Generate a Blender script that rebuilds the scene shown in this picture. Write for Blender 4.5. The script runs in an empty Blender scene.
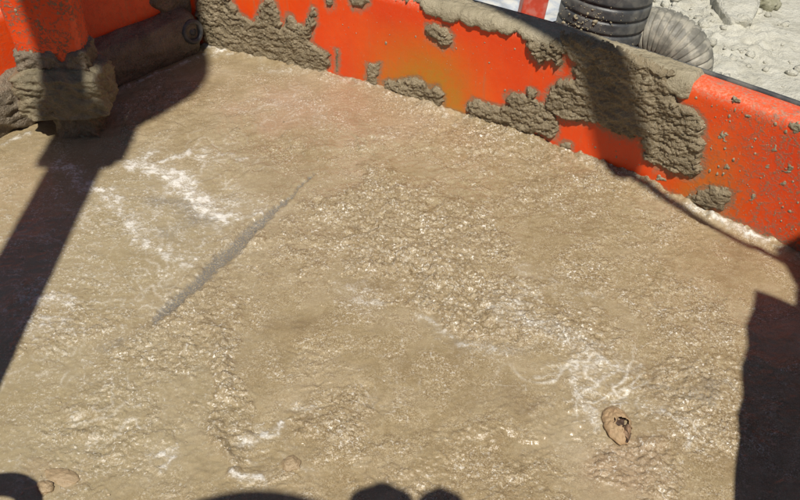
import bpy, bmesh, math, random
import numpy as np
from mathutils import Vector, Matrix

random.seed(7)
rng = np.random.default_rng(11)
scn = bpy.context.scene
COL = scn.collection

# ------------------------------------------------------------------ camera
F = 800.0                       # focal length in photo pixels (800 x 500)
PITCH = math.radians(42)
CAM = np.array([0.0, 0.0, 1.0])
cam_d = bpy.data.cameras.new('camera')
cam = bpy.data.objects.new('camera', cam_d)
COL.objects.link(cam)
cam.location = CAM
cam.rotation_euler = (math.radians(90) - PITCH, 0, 0)
cam_d.sensor_width = 36
cam_d.lens = 36 * F / 800
cam_d.clip_start = 0.02
cam_d.clip_end = 200
scn.camera = cam

# ------------------------------------------------------------------ light
SUN_EL = math.radians(60)
w = bpy.data.worlds.new('World')
scn.world = w
w.use_nodes = True
nt = w.node_tree
bg = nt.nodes['Background']
sky = nt.nodes.new('ShaderNodeTexSky')
sky.sky_type = 'NISHITA'
sky.sun_disc = False
sky.sun_elevation = SUN_EL
sky.sun_rotation = math.radians(180)      # sun stands behind the camera
sky.dust_density = 0.4
nt.links.new(sky.outputs[0], bg.inputs[0])
bg.inputs[1].default_value = 0.05
sl = bpy.data.lights.new('sun', 'SUN')
sl.energy = 5.0
sl.angle = math.radians(0.5)
sl.color = (1.0, 0.955, 0.88)
sun = bpy.data.objects.new('sun', sl)
COL.objects.link(sun)
sun.rotation_euler = (math.radians(30), 0, 0)
SDIR = np.array([0, math.cos(SUN_EL), -math.sin(SUN_EL)])   # light travels this way
sun.rotation_euler = Vector(SDIR).to_track_quat('-Z', 'Y').to_euler()
vs = scn.view_settings
vs.view_transform = 'Standard'
vs.look = 'None'
vs.exposure = 0.0
vs.gamma = 1.0
vs.use_curve_mapping = False
KT = 1 / math.tan(SUN_EL)


# ------------------------------------------------------------------ helpers
def px_ray(u, v):
    x = (u - 400) / F
    y = (250 - v) / F
    return np.array([x, math.cos(PITCH) + y * math.sin(PITCH), -math.sin(PITCH) + y * math.cos(PITCH)])


def px_ground(u, v, z=0.0):
    d = px_ray(u, v)
    return CAM + d * ((z - CAM[2]) / d[2])


def px_depth(u, v, y):
    d = px_ray(u, v)
    return CAM + d * (y / d[1])


def to_px(x, y, z):
    dz = z - 1.0
    zc = y * math.cos(PITCH) - dz * math.sin(PITCH)
    yc = y * math.sin(PITCH) + dz * math.cos(PITCH)
    return 400 + F * x / zc, 250 - F * yc / zc


def hash2(ix, iy, seed):
    h = (ix.astype(np.int64) * 374761393 + iy.astype(np.int64) * 668265263 + seed * 2147483647) & 0xFFFFFFFF
    h = ((h ^ (h >> 13)) * 1274126177) & 0xFFFFFFFF
    h = (h ^ (h >> 16)) & 0xFFFFFFFF
    h = (h * 2246822519) & 0xFFFFFFFF
    return ((h ^ (h >> 15)) & 0xFFFFFF) / float(0x1000000)


def perlin(x, y, seed=0):
    x = np.asarray(x, float)
    y = np.asarray(y, float)
    ix = np.floor(x)
    iy = np.floor(y)
    fx = x - ix
    fy = y - iy
    ux = fx * fx * fx * (fx * (fx * 6 - 15) + 10)
    uy = fy * fy * fy * (fy * (fy * 6 - 15) + 10)

    def g(dx, dy):
        a = hash2(ix + dx, iy + dy, seed) * 2 * math.pi
        return np.cos(a) * (fx - dx) + np.sin(a) * (fy - dy)
    a = g(0, 0)
    b = g(1, 0)
    c = g(0, 1)
    d = g(1, 1)
    return 1.5 * ((a + (b - a) * ux) * (1 - uy) + (c + (d - c) * ux) * uy)


def fbm(x, y, seed=0, octv=4, lac=2.03, gain=0.5):
    s = 0
    a = 1.0
    for i in range(octv):
        s = s + a * perlin(x, y, seed + i * 17)
        x = x * lac + 3.1
        y = y * lac + 1.7
        a *= gain
    return s


def voronoi(x, y, seed=0):
    ix = np.floor(x)
    iy = np.floor(y)
    d1 = np.full(np.shape(x), 9.0)
    d2 = np.full(np.shape(x), 9.0)
    for dx in (-1, 0, 1):
        for dy in (-1, 0, 1):
            cx = ix + dx + hash2(ix + dx, iy + dy, seed)
            cy = iy + dy + hash2(ix + dx, iy + dy, seed + 5)
            d = np.hypot(cx - x, cy - y)
            m = d < d1
            d2 = np.where(m, d1, np.minimum(d2, d))
            d1 = np.where(m, d, d1)
    return d1, d2


def sstep(a, b, x):
    t = np.clip((x - a) / (b - a), 0, 1)
    return t * t * (3 - 2 * t)


def grid_mesh(name, P, keep=None, attrs=None, mat=None, smooth=True, flip=False):
    """P: (n, m, 3) positions -> mesh; keep: (n-1, m-1) bool of faces kept."""
    n, m = P.shape[:2]
    idx = np.arange(n * m).reshape(n, m)
    q = np.stack([idx[:-1, :-1], idx[1:, :-1], idx[1:, 1:], idx[:-1, 1:]], -1)
    if flip:
        q = q[..., ::-1]
    q = q.reshape(-1, 4) if keep is None else q[keep]
    used = np.zeros(n * m, bool)
    used[q.ravel()] = True
    remap = np.cumsum(used) - 1
    V = P.reshape(-1, 3)[used]
    q = remap[q]
    me = bpy.data.meshes.new(name)
    me.vertices.add(len(V))
    me.vertices.foreach_set('co', V.astype(np.float32).ravel())
    me.loops.add(q.size)
    me.loops.foreach_set('vertex_index', q.astype(np.int32).ravel())
    me.polygons.add(len(q))
    me.polygons.foreach_set('loop_start', np.arange(0, q.size, 4, dtype=np.int32))
    me.polygons.foreach_set('loop_total', np.full(len(q), 4, np.int32))
    me.update(calc_edges=True)
    if smooth:
        me.polygons.foreach_set('use_smooth', np.ones(len(q), bool))
    if attrs:
        for k, a in attrs.items():
            at = me.attributes.new(k, 'FLOAT', 'POINT')
            at.data.foreach_set('value', np.asarray(a).reshape(-1)[used].astype(np.float32))
    me.validate()
    if mat:
        me.materials.append(mat)
    return me


def link(name, me, parent=None):
    o = bpy.data.objects.new(name, me)
    COL.objects.link(o)
    if parent:
        o.parent = parent
        o.matrix_parent_inverse = Matrix.Identity(4)
    return o


def empty(name, loc=(0, 0, 0)):
    o = bpy.data.objects.new(name, None)
    COL.objects.link(o)
    o.location = loc
    o.empty_display_size = 0.05
    return o


def local(o, parent):
    """parent o keeping world coordinates (parents are unrotated empties)"""
    o.parent = parent
    o.location = Vector(o.location) - Vector(parent.location)
    return o


def tag(o, label=None, cat=None, group=None, kind=None):
    if label:
        o['label'] = label
    if cat:
        o['category'] = cat
    if group:
        o['group'] = group
    if kind:
        o['kind'] = kind
    return o


def bm_obj(name, bm, mat, parent=None, smooth=False):
    me = bpy.data.meshes.new(name)
    bmesh.ops.recalc_face_normals(bm, faces=bm.faces[:])
    bm.to_mesh(me)
    bm.free()
    me.materials.append(mat)
    if smooth:
        for p in me.polygons:
            p.use_smooth = True
    o = link(name, me)
    if parent:
        local(o, parent)
    return o


def add_box(bm, c, size, rot=None, bevel=0.0, seg=2):
    r = bmesh.ops.create_cube(bm, size=1.0)
    vs_ = r['verts']
    M = Matrix.Translation(Vector(c)) @ (rot.to_4x4() if rot else Matrix.Identity(4)) @ Matrix.Diagonal((*size, 1))
    bmesh.ops.transform(bm, matrix=M, verts=vs_)
    if bevel:
        es = list({e for v in vs_ for e in v.link_edges})
        bmesh.ops.bevel(bm, geom=es, offset=bevel, segments=seg, affect='EDGES', profile=0.5)


def tube_grid(path, radii, nseg=24, fn=None, tilt=None):
    """sweep circle along path (k,3), per-ring radius; fn(i,theta array) multiplies the radius"""
    path = np.asarray(path, float)
    k = len(path)
    T = np.gradient(path, axis=0)
    T /= np.linalg.norm(T, axis=1)[:, None]
    up = np.array([0.0, 0, 1]) if abs(T[0][2]) < 0.9 else np.array([1.0, 0, 0])
    N = np.cross(T[0], up)
    N /= np.linalg.norm(N)
    th = np.linspace(0, 2 * math.pi, nseg + 1)
    out = np.zeros((k, nseg + 1, 3))
    for i in range(k):
        N = N - T[i] * np.dot(N, T[i])
        N /= np.linalg.norm(N)
        B = np.cross(T[i], N)
        r = radii[i] * (fn(i, th) if fn else np.ones_like(th))
        out[i] = path[i] + (np.cos(th) * r)[:, None] * N + (np.sin(th) * r)[:, None] * B
    return out


def spline(pts, n):
    pts = np.asarray(pts, float)
    k = len(pts)
    P = np.vstack([2 * pts[0] - pts[1], pts, 2 * pts[-1] - pts[-2]])
    t = np.linspace(0, k - 1 - 1e-9, n)
    i = t.astype(int)
    f = (t - i)[:, None]
    a, b, c, d = P[i], P[i + 1], P[i + 2], P[i + 3]
    return 0.5 * (2 * b + (c - a) * f + (2 * a - 5 * b + 4 * c - d) * f ** 2 + (3 * b - a - 3 * c + d) * f ** 3)


# ------------------------------------------------------------------ materials
class NB:
    def __init__(self, name):
        self.m = bpy.data.materials.new(name)
        self.m.use_nodes = True
        self.t = self.m.node_tree
        self.b = self.t.nodes['Principled BSDF']

    def n(self, kind, **kw):
        x = self.t.nodes.new(kind)
        for k, v in kw.items():
            if k.startswith('i_'):
                key = k[2:].replace('_', ' ')
                x.inputs[key].default_value = v
            else:
                setattr(x, k, v)
        return x

    def l(self, a, b):
        self.t.links.new(a, b)

    def coord(self, kind='Object'):
        return self.n('ShaderNodeTexCoord').outputs[kind]

    def noise(self, scale, detail=4, rough=0.55, vec=None, dist=0.0):
        x = self.n('ShaderNodeTexNoise')
        x.inputs['Scale'].default_value = scale
        x.inputs['Detail'].default_value = detail
        x.inputs['Roughness'].default_value = rough
        x.inputs['Distortion'].default_value = dist
        if vec is not None:
            self.l(vec, x.inputs['Vector'])
        return x.outputs['Fac']

    def ramp(self, fac, stops):
        x = self.n('ShaderNodeValToRGB')
        el = x.color_ramp.elements
        while len(el) < len(stops):
            el.new(0.5)
        for e, (p, c) in zip(el, stops):
            e.position = p
            e.color = (c[0], c[1], c[2], 1) if len(c) == 3 else c
        self.l(fac, x.inputs['Fac'])
        return x.outputs['Color']

    def ramp1(self, fac, a, b, lo=0.0, hi=1.0):
        x = self.n('ShaderNodeMapRange')
        x.interpolation_type = 'SMOOTHSTEP'
        x.inputs['From Min'].default_value = a
        x.inputs['From Max'].default_value = b
        x.inputs['To Min'].default_value = lo
        x.inputs['To Max'].default_value = hi
        self.l(fac, x.inputs['Value'])
        return x.outputs['Result']

    def mix(self, fac, a, b):
        x = self.n('ShaderNodeMix', data_type='RGBA')
        for v, s in ((fac, x.inputs['Factor']), (a, x.inputs['A']), (b, x.inputs['B'])):
            if hasattr(v, 'links'):
                self.l(v, s)
            elif isinstance(v, (int, float)):
                s.default_value = v
            else:
                s.default_value = (*v, 1)
        return x.outputs['Result']

    def mth(self, op, a, b=None):
        x = self.n('ShaderNodeMath', operation=op)
        for v, s in ((a, x.inputs[0]), (b, x.inputs[1])):
            if v is None:
                continue
            if hasattr(v, 'links'):
                self.l(v, s)
            else:
                s.default_value = v
        return x.outputs[0]

    def attr(self, name):
        return self.n('ShaderNodeAttribute', attribute_name=name).outputs['Fac']

    def bump(self, h, strength, dist, prev=None):
        x = self.n('ShaderNodeBump')
        x.inputs['Strength'].default_value = strength
        x.inputs['Distance'].default_value = dist
        self.l(h, x.inputs['Height'])
        if prev is not None:
            self.l(prev, x.inputs['Normal'])
        return x.outputs['Normal']

    def set(self, **kw):
        for k, v in kw.items():
            s = self.b.inputs[k.replace('_', ' ')]
            if hasattr(v, 'links'):
                self.l(v, s)
            elif isinstance(v, tuple) and len(v) == 3 and s.type == 'RGBA':
                s.default_value = (*v, 1)
            else:
                s.default_value = v
        return self.m


def make_slurry():
    b = NB('wet_slurry')
    co = b.coord()
    n1 = b.noise(5.0, 5, 0.6, co, 0.4)
    n2 = b.noise(38.0, 6, 0.65, co, 0.6)
    n3 = b.noise(300.0, 4, 0.65, co)
    n4 = b.noise(760.0, 2, 0.5, co)
    n5 = b.noise(135.0, 5, 0.7, co, 0.35)
    n6 = b.noise(14.0, 4, 0.6, co, 0.8)
    solid = b.attr('solid')
    base = b.ramp(n1, [(0.34, (0.215, 0.155, 0.080)), (0.5, (0.295, 0.228, 0.124)), (0.66, (0.395, 0.318, 0.205))])
    warm = b.ramp(n2, [(0.28, (0.150, 0.100, 0.046)), (0.5, (0.285, 0.206, 0.105)), (0.70, (0.50, 0.41, 0.265))])
    c = b.mix(b.mth('ADD', b.mth('MULTIPLY', solid, 0.6), 0.26), base, warm)
    # sandy mottling at grain-cluster size
    mott = b.ramp(n5, [(0.30, (0.105, 0.068, 0.032)), (0.45, (0.24, 0.168, 0.083)), (0.58, (0.37, 0.285, 0.16)), (0.70, (0.66, 0.57, 0.42))])
    c = b.mix(b.mth('ADD', b.mth('MULTIPLY', solid, 0.50), b.ramp1(n6, 0.40, 0.65, 0.06, 0.42)), c, mott)
    sand = b.noise(520.0, 2, 0.5, co)
    sm = b.mth('MULTIPLY', b.ramp1(n6, 0.38, 0.60, 0.25, 1.0), b.mth('SUBTRACT', 1.0, b.mth('MULTIPLY', b.attr('milk'), 0.6)))
    c = b.mix(b.mth('MULTIPLY', sm, b.ramp1(sand, 0.53, 0.68, 0.0, 0.55)), c, (0.56, 0.46, 0.30))
    c = b.mix(b.mth('MULTIPLY', sm, b.ramp1(b.mth('SUBTRACT', 1.0, sand), 0.54, 0.68, 0.0, 0.55)), c, (0.135, 0.088, 0.042))
    c = b.mix(b.mth('MULTIPLY', b.attr('foam'), 0.55), c, (0.48, 0.42, 0.32))
    c = b.mix(b.mth('MULTIPLY', b.attr('milk'), 0.55), c, (0.44, 0.37, 0.255))
    c = b.mix(b.mth('MULTIPLY', b.attr('pink'), 0.55), c, (0.36, 0.235, 0.15))
    c = b.mix(b.mth('MULTIPLY', b.attr('olive'), 0.5), c, (0.29, 0.242, 0.135))
    # mineral grains, pale and dark
    pale = b.mth('MULTIPLY', b.ramp1(n3, 0.56, 0.66), b.mth('ADD', b.mth('MULTIPLY', solid, 0.65), b.ramp1(n6, .40, .62, .12, .5)))
    c = b.mix(pale, c, (0.60, 0.53, 0.40))
    dark = b.mth('MULTIPLY', b.ramp1(n4, 0.62, 0.70), b.mth('ADD', b.mth('MULTIPLY', solid, 0.40), b.ramp1(n6, .4, .6, .40, .12)))
    c = b.mix(dark, c, (0.10, 0.068, 0.038))
    # wet sparkle painted in as bright flecks, clustered on lumps and foam
    n7 = b.noise(210.0, 3, 0.6, co, 0.5)
    clus = b.mth('ADD', b.mth('MULTIPLY', b.mth('ADD', solid, b.attr('foam')), b.ramp1(n2, 0.42, 0.62)), b.ramp1(n6, 0.46, 0.66, 0.05, 0.50))
    glint = b.mth('MULTIPLY', b.ramp1(n7, 0.57, 0.65), clus)
    c = b.mix(b.mth('MULTIPLY', glint, 0.85), c, (0.86, 0.82, 0.72))
    # grey streaks and patches
    gs = b.mth('MULTIPLY', b.attr('grey'), b.ramp1(n3, 0.36, 0.60, 0.12, 1.0))
    c = b.mix(gs, c, (0.150, 0.145, 0.135))
    # scum and foam: filaments and bubbles
    fo = b.mth('ADD', b.attr('foam'), b.mth('MULTIPLY', b.mth('SUBTRACT', n5, 0.5), 1.2))
    fo = b.mth('ADD', fo, b.mth('MULTIPLY', b.mth('SUBTRACT', n3, 0.5), 0.9))
    fo = b.mth('MULTIPLY', b.ramp1(fo, 0.15, 1.2), b.ramp1(b.attr('foam'), 0.02, 0.2))
    c = b.mix(b.mth('MULTIPLY', fo, 0.80), c, (0.80, 0.775, 0.71))
    c = b.mix(b.mth('MULTIPLY', b.attr('vein'), b.mth('MULTIPLY', b.ramp1(n3, 0.35, 0.6, 0.4, 0.9), b.ramp1(n5, 0.35, 0.6, 0.45, 1.0))), c, (0.72, 0.68, 0.59))
    rough = b.mth('ADD', b.mth('MULTIPLY', solid, 0.08), 0.20)
    rough = b.mth('ADD', rough, b.mth('MULTIPLY', fo, 0.22))
    # relief in metres
    patch = b.mth('MULTIPLY', b.ramp1(n6, 0.50, 0.66), b.ramp1(n1, 0.40, 0.58))
    k3 = b.mth('ADD', b.mth('MULTIPLY', solid, 0.0013), b.mth('ADD', b.mth('MULTIPLY', patch, 0.0010), 0.0003))
    h = b.mth('MULTIPLY', n3, k3)
    k5 = b.mth('ADD', b.mth('MULTIPLY', solid, 0.0012), b.mth('ADD', b.mth('MULTIPLY', patch, 0.0014), 0.0003))
    h = b.mth('ADD', h, b.mth('MULTIPLY', n5, k5))
    h = b.mth('ADD', h, b.mth('MULTIPLY', fo, 0.0008))
    nrm = b.bump(h, 1.0, 1.0)
    return b.set(Base_Color=c, Roughness=rough, IOR=1.45, Normal=nrm)


def make_crust(name, cols, rough=0.42, scale=1.0, bump=0.5):
    b = NB(name)
    co = b.coord()
    n1 = b.noise(22 * scale, 6, 0.65, co, 0.5)
    n2 = b.noise(330 * scale, 4, 0.65, co)
    n3 = b.noise(90 * scale, 3, 0.6, co)
    c = b.ramp(n1, [(0.3, cols[0]), (0.5, cols[1]), (0.72, cols[2])])
    c = b.mix(b.mth('MULTIPLY', b.ramp1(n2, 0.58, 0.72), 0.5), c, tuple(min(1, x * 1.7) for x in cols[2]))
    r = b.ramp1(n3, 0.35, 0.65, rough - 0.16, rough + 0.2)
    hm = b.mth('ADD', b.mth('MULTIPLY', n3, 0.010 * bump / scale), b.mth('MULTIPLY', n2, 0.0042 * bump / scale))
    h = b.bump(hm, 1.0, 1.0)
    return b.set(Base_Color=c, Roughness=r, Normal=h)


def make_paint():
    b = NB('orange_paint')
    co = b.coord()
    n1 = b.noise(4.5, 5, 0.65, co)
    n2 = b.noise(48, 6, 0.7, co, 0.7)
    n3 = b.noise(420, 3, 0.6, co)
    n4 = b.noise(190, 6, 0.75, co, 0.2)
    mp = b.n('ShaderNodeMapping')
    mp.inputs['Scale'].default_value = (1.0, 1.0, 0.07)
    b.l(co, mp.inputs['Vector'])
    n5 = b.noise(95, 4, 0.6, mp.outputs[0])
    c = b.ramp(n1, [(0.32, (0.74, 0.052, 0.006)), (0.5, (0.82, 0.070, 0.006)), (0.68, (0.86, 0.105, 0.012))])
    # thin brown wash and painted slurry reflection, heavier near the slurry and beside the crusts
    film_glow = b.attr('film_glow')
    c = b.mix(b.mth('MULTIPLY', film_glow, b.ramp1(n2, 0.25, 0.6, 0.6, 0.95)), c, (0.47, 0.20, 0.014))  # ochre mud film with the slurry's reflected light painted in
    wash = b.mth('MULTIPLY', b.ramp1(n5, 0.50, 0.70), b.ramp1(n1, 0.42, 0.62, 0.05, 0.45))
    c = b.mix(wash, c, (0.40, 0.17, 0.07))
    halo = b.mth('ADD', b.attr('halo'), b.mth('MULTIPLY', b.mth('SUBTRACT', n2, 0.5), 1.0))
    halo = b.mth('MULTIPLY', b.ramp1(halo, 0.30, 0.75), b.ramp1(n4, 0.34, 0.58, 0.25, 0.9))
    c = b.mix(halo, c, (0.30, 0.20, 0.115))
    dust = b.mth('MULTIPLY', b.attr('dust'), b.mth('MULTIPLY', b.ramp1(n4, 0.47, 0.60), b.ramp1(n2, 0.40, 0.58, 0.08, 1.0)))
    c = b.mix(b.mth('MULTIPLY', dust, 0.85), c, (0.27, 0.17, 0.09))
    speck = b.mth('MULTIPLY', b.ramp1(n3, 0.64, 0.72), 0.6)
    c = b.mix(speck, c, (0.46, 0.27, 0.13))
    wear = b.mth('MULTIPLY', b.attr('wear'), b.ramp1(n4, 0.44, 0.60, 0.15, 0.9))
    c = b.mix(wear, c, (0.62, 0.27, 0.17))
    chip = b.mth('MULTIPLY', b.attr('wear'), b.ramp1(n2, 0.60, 0.66))
    c = b.mix(chip, c, (0.30, 0.23, 0.17))
    r = b.mth('ADD', b.mth('MULTIPLY', n2, 0.35), 0.16)
    r = b.mth('ADD', r, b.mth('MULTIPLY', halo, 0.25))
    h = b.mth('ADD', b.mth('MULTIPLY', n3, 0.00022), b.mth('MULTIPLY', halo, 0.0006))
    h = b.mth('ADD', h, b.mth('MULTIPLY', n2, 0.0006))
    h = b.mth('ADD', h, b.mth('MULTIPLY', dust, 0.0005))
    return b.set(Base_Color=c, Roughness=r, Normal=b.bump(h, 1.0, 1.0))


def plain(name, col, rough=0.5, metal=0.0, var=0.25, scale=40, bump=0.15, dirt=None, dirt_amt=0.5):
    b = NB(name)
    co = b.coord()
    n1 = b.noise(scale, 5, 0.6, co, 0.3)
    n2 = b.noise(scale * 7, 3, 0.6, co)
    c = b.ramp(n1, [(0.3, tuple(x * (1 - var) for x in col)), (0.7, tuple(min(1, x * (1 + var)) for x in col))])
    if dirt:
        c = b.mix(b.mth('MULTIPLY', b.ramp1(n1, 0.44, 0.62), dirt_amt), c, dirt)
    h = b.bump(n2, bump, 0.002)
    return b.set(Base_Color=c, Roughness=rough, Metallic=metal, Normal=h)


M_SLURRY = make_slurry()
M_PAINT = make_paint()
M_MUD = make_crust('caked_mud', ((0.165, 0.128, 0.074), (0.25, 0.198, 0.118), (0.35, 0.285, 0.18)), 0.27, 1.1, 0.75)
M_MUDDARK = make_crust('dark_brown_mud', ((0.13, 0.10, 0.065), (0.19, 0.15, 0.10), (0.27, 0.215, 0.145)), 0.36, 1.0, 0.8)  # darker brown tones than the other muds
M_MUDFOOT = make_crust('layered_mud', ((0.135, 0.11, 0.063), (0.205, 0.17, 0.10), (0.30, 0.25, 0.155)), 0.42, 1.0, 0.7)
M_MUDPALE = make_crust('drying_mud', ((0.24, 0.20, 0.125), (0.33, 0.28, 0.18), (0.42, 0.36, 0.245)), 0.48, 1.0, 0.6)
M_GROUND = make_crust('dry_pale_clay', ((0.40, 0.38, 0.30), (0.53, 0.51, 0.42), (0.61, 0.59, 0.50)), 0.85, 0.6, 0.7)
M_CLAYDARK = make_crust('damp_clay', ((0.20, 0.19, 0.12), (0.28, 0.27, 0.18), (0.36, 0.34, 0.25)), 0.6)
M_BLACK = plain('black_rubber', (0.055, 0.057, 0.058), 0.45, 0, 0.3, 22, 0.2, (0.20, 0.19, 0.155), 0.4)
M_GREYHOSE = plain('dusty_grey_hose', (0.20, 0.19, 0.155), 0.6, 0, 0.35, 30, 0.15, (0.40, 0.37, 0.29), 0.55)
M_RED = plain('faded_red_paint', (0.62, 0.085, 0.045), 0.4, 0, 0.15, 30, 0.1, (0.55, 0.30, 0.24), 0.5)
M_STEEL = plain('dark_steel', (0.09, 0.085, 0.08), 0.4, 0.6, 0.3, 40)
M_CLOTH = plain('dark_workwear', (0.05, 0.055, 0.08), 0.8, 0, 0.2, 30)
M_SKIN = plain('skin', (0.45, 0.27, 0.19), 0.5, 0, 0.1, 30)
M_HAT = plain('white_hard_hat', (0.7, 0.7, 0.66), 0.35, 0, 0.05, 10)
M_GREYPAINT = plain('grey_cabinet_paint', (0.28, 0.29, 0.29), 0.45, 0, 0.12, 20)
M_PEBBLE = plain('tan_pebble', (0.38, 0.28, 0.16), 0.35, 0, 0.35, 90, 0.6, (0.27, 0.20, 0.12), 0.6)
M_GRIT = plain('quartz_grit', (0.42, 0.34, 0.22), 0.25, 0, 0.5, 30, 0.2)
M_TARP = plain('blue_grey_sheet', (0.40, 0.43, 0.46), 0.6, 0, 0.2, 16, 0.2, (0.55, 0.53, 0.46), 0.8)
M_LEAF = plain('dry_leaf', (0.44, 0.305, 0.165), 0.4, 0, 0.3, 90, 0.7, (0.27, 0.165, 0.085), 0.5)
M_FLAP = plain('brown_leaf_flap', (0.27, 0.17, 0.10), 0.5, 0, 0.6, 110, 0.5)
M_HOLESHADE = plain('leaf_hole_shade', (0.07, 0.040, 0.026), 0.6, 0, 0.5, 80, 0.5)  # painted shade seen through the leaf's holes

# ------------------------------------------------------------------ tank plan
_bp = np.array([px_ground(u, v)[:2] for u, v in
                [(205, 45), (270, 62), (330, 76), (385, 88), (470, 116), (560, 150), (640, 181), (700, 208), (760, 232), (800, 248)]])
_cf = np.polyfit(_bp[:, 0], _bp[:, 1], 3)


def wall_y(x):
    x = np.asarray(x, float)
    xa, xb = -0.45, 0.72
    p = np.polyval(_cf, np.clip(x, xa, xb))
    dp = np.polyder(_cf)
    return p + np.where(x < xa, (x - xa) * np.polyval(dp, xa), 0) + np.where(x > xb, (x - xb) * np.polyval(dp, xb), 0)


def wall_n(x):
    """outward (away from the slurry) unit normal in plan"""
    e = 1e-3
    s = (wall_y(np.asarray(x) + e) - wall_y(np.asarray(x) - e)) / (2 * e)
    L = np.hypot(1, s)
    return -s / L, 1 / L


LDIR = np.array([0.69, 0.724])
LDIR /= np.linalg.norm(LDIR)
LNOR = np.array([-LDIR[1], LDIR[0]])          # outward
CX = -0.535
CORNER = np.array([CX, float(wall_y(CX))])
WALL_TOP = 0.245


def px_wall(u, v):
    d = px_ray(u, v)
    lo, hi = 0.2, 6.0
    for _ in range(60):
        t = (lo + hi) / 2
        p = CAM + d * t
        if p[1] < wall_y(p[0]):
            lo = t
        else:
            hi = t
    return CAM + d * lo


tank = empty('slurry_tank', (0, 1.2, -0.45))
tag(tank, 'orange steel tank wall caked with wet mud around brown slurry', 'tank')

PROFILE = [(0.0, -0.45), (0.0, 0.0), (0.0, 0.10), (0.0, 0.19), (0.0, 0.222), (0.0015, 0.2375), (0.005, 0.2425), (0.011, WALL_TOP),
           (0.044, WALL_TOP), (0.054, 0.243), (0.058, 0.238), (0.058, 0.21), (0.050, 0.205), (0.050, -0.45), (0.0, -0.45)]


def wall_strip(name, xs, posfn, dust_glow_fn=None):
    P = np.zeros((len(xs), len(PROFILE), 3))
    film_glow = np.zeros(P.shape[:2])
    dust = np.zeros(P.shape[:2])
    wear = np.zeros(P.shape[:2])
    for j, (o, z) in enumerate(PROFILE):
        x, y = posfn(xs, o)
        P[:, j, 0] = x
        P[:, j, 1] = y
        P[:, j, 2] = z
        wear[:, j] = 0.9 if z > 0.235 else 0.0
        if dust_glow_fn:
            film_glow[:, j], dust[:, j] = dust_glow_fn(x, y, z)
    o = link(name, grid_mesh(name, P, None, dict(film_glow=film_glow, dust=dust, wear=wear), M_PAINT, flip=True))
    o.data.set_sharp_from_angle(angle=math.radians(40))
    return local(o, tank)


def curved(xs, o):
    nx, ny = wall_n(xs)
    return xs + nx * o, wall_y(xs) + ny * o


def wall_dust_glow(x, y, z):
    f = np.exp(-((x - 0.02) / 0.10) ** 2) + 0.9 * np.exp(-((x - 0.10) / 0.07) ** 2) + 0.8 * np.exp(-((x - 0.60) / 0.05) ** 2)  # where the mud film and painted slurry reflection lie
    f = np.clip(1.15 * f * max(0.0, 1 - z / 0.20), 0, 1)
    d = sstep(0.54, 0.66, x) * 0.9 + 0.12
    return f, d + 0 * x


# finer rows on the inner face so that the stains have a shape
_pz = np.linspace(0, 0.222, 60)
PROFILE = [(0.0, -0.45)] + [(0.0, float(z)) for z in _pz] + PROFILE[5:]
back = wall_strip('back_wall', np.linspace(CX - 0.03, 1.15, 480), curved, wall_dust_glow)


def straight(ts, o):
    return CORNER[0] - LDIR[0] * ts + LNOR[0] * o, CORNER[1] - LDIR[1] * ts + LNOR[1] * o


side = wall_strip('side_wall', np.linspace(-0.03, 1.15, 40), straight, lambda x, y, z: (0 * x, 0.35 + 0 * x))
LEND = CORNER - LDIR * 1.15
REND = np.array([1.15, float(wall_y(1.15))])
NEAR_Y = 0.34


def seg_wall(name, a, b):
    a = np.array(a)
    b = np.array(b)
    d = (b - a)
    L = np.linalg.norm(d)
    d /= L
    nrm = np.array([-d[1], d[0]])
    return wall_strip(name, np.linspace(0, L, 12), lambda ts, o: (a[0] + d[0] * ts + nrm[0] * o, a[1] + d[1] * ts + nrm[1] * o),
                      lambda x, y, z: (0 * x, 0.3 + 0 * x))


seg_wall('end_wall', (LEND[0], NEAR_Y), LEND)
seg_wall('end_wall', REND, (REND[0], NEAR_Y))
seg_wall('front_wall', (REND[0] + 0.05, NEAR_Y), (LEND[0] - 0.05, NEAR_Y))

# dark rubber strip along the outer top edge
rx = np.linspace(CX, 1.14, 200)
ox, oy = curved(rx, 0.0625)
P = tube_grid(np.stack([ox, oy, np.full_like(rx, WALL_TOP - .003)], -1), [.0055] * 200, 10)
local(link('rim_strip', grid_mesh('rim_strip', P, None, None, M_BLACK)), tank)

# ------------------------------------------------------------------ slurry surface
nx_, ny_ = 860, 800
gx = np.linspace(-1, 1, nx_)
ty = np.linspace(0, 1, ny_)
ylin = NEAR_Y - 0.01 + (2.06 - NEAR_Y) * (0.62 * ty + 0.38 * ty ** 2)
Y = np.repeat(ylin[:, None], nx_, 1)
# rows get wider with distance, like the tank does
Xw = 0.80 + 0.40 * (Y - NEAR_Y) / 1.7
X = gx[None, :] * Xw
U, V = to_px(X, Y, 0 * X)


def ell(cu, cv, ru, rv, ang=0.0, soft=0.5):
    a = math.radians(ang)
    du = U - cu + wu
    dv = V - cv + wv
    p = du * math.cos(a) + dv * math.sin(a)
    q = -du * math.sin(a) + dv * math.cos(a)
    r = np.sqrt((p / ru) ** 2 + (q / rv) ** 2)
    return 1 - sstep(1 - soft, 1 + soft, r)


wu = 26 * fbm(X * 11, Y * 11, 3, 3)
wv = 18 * fbm(X * 11, Y * 11, 9, 3)

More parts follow.
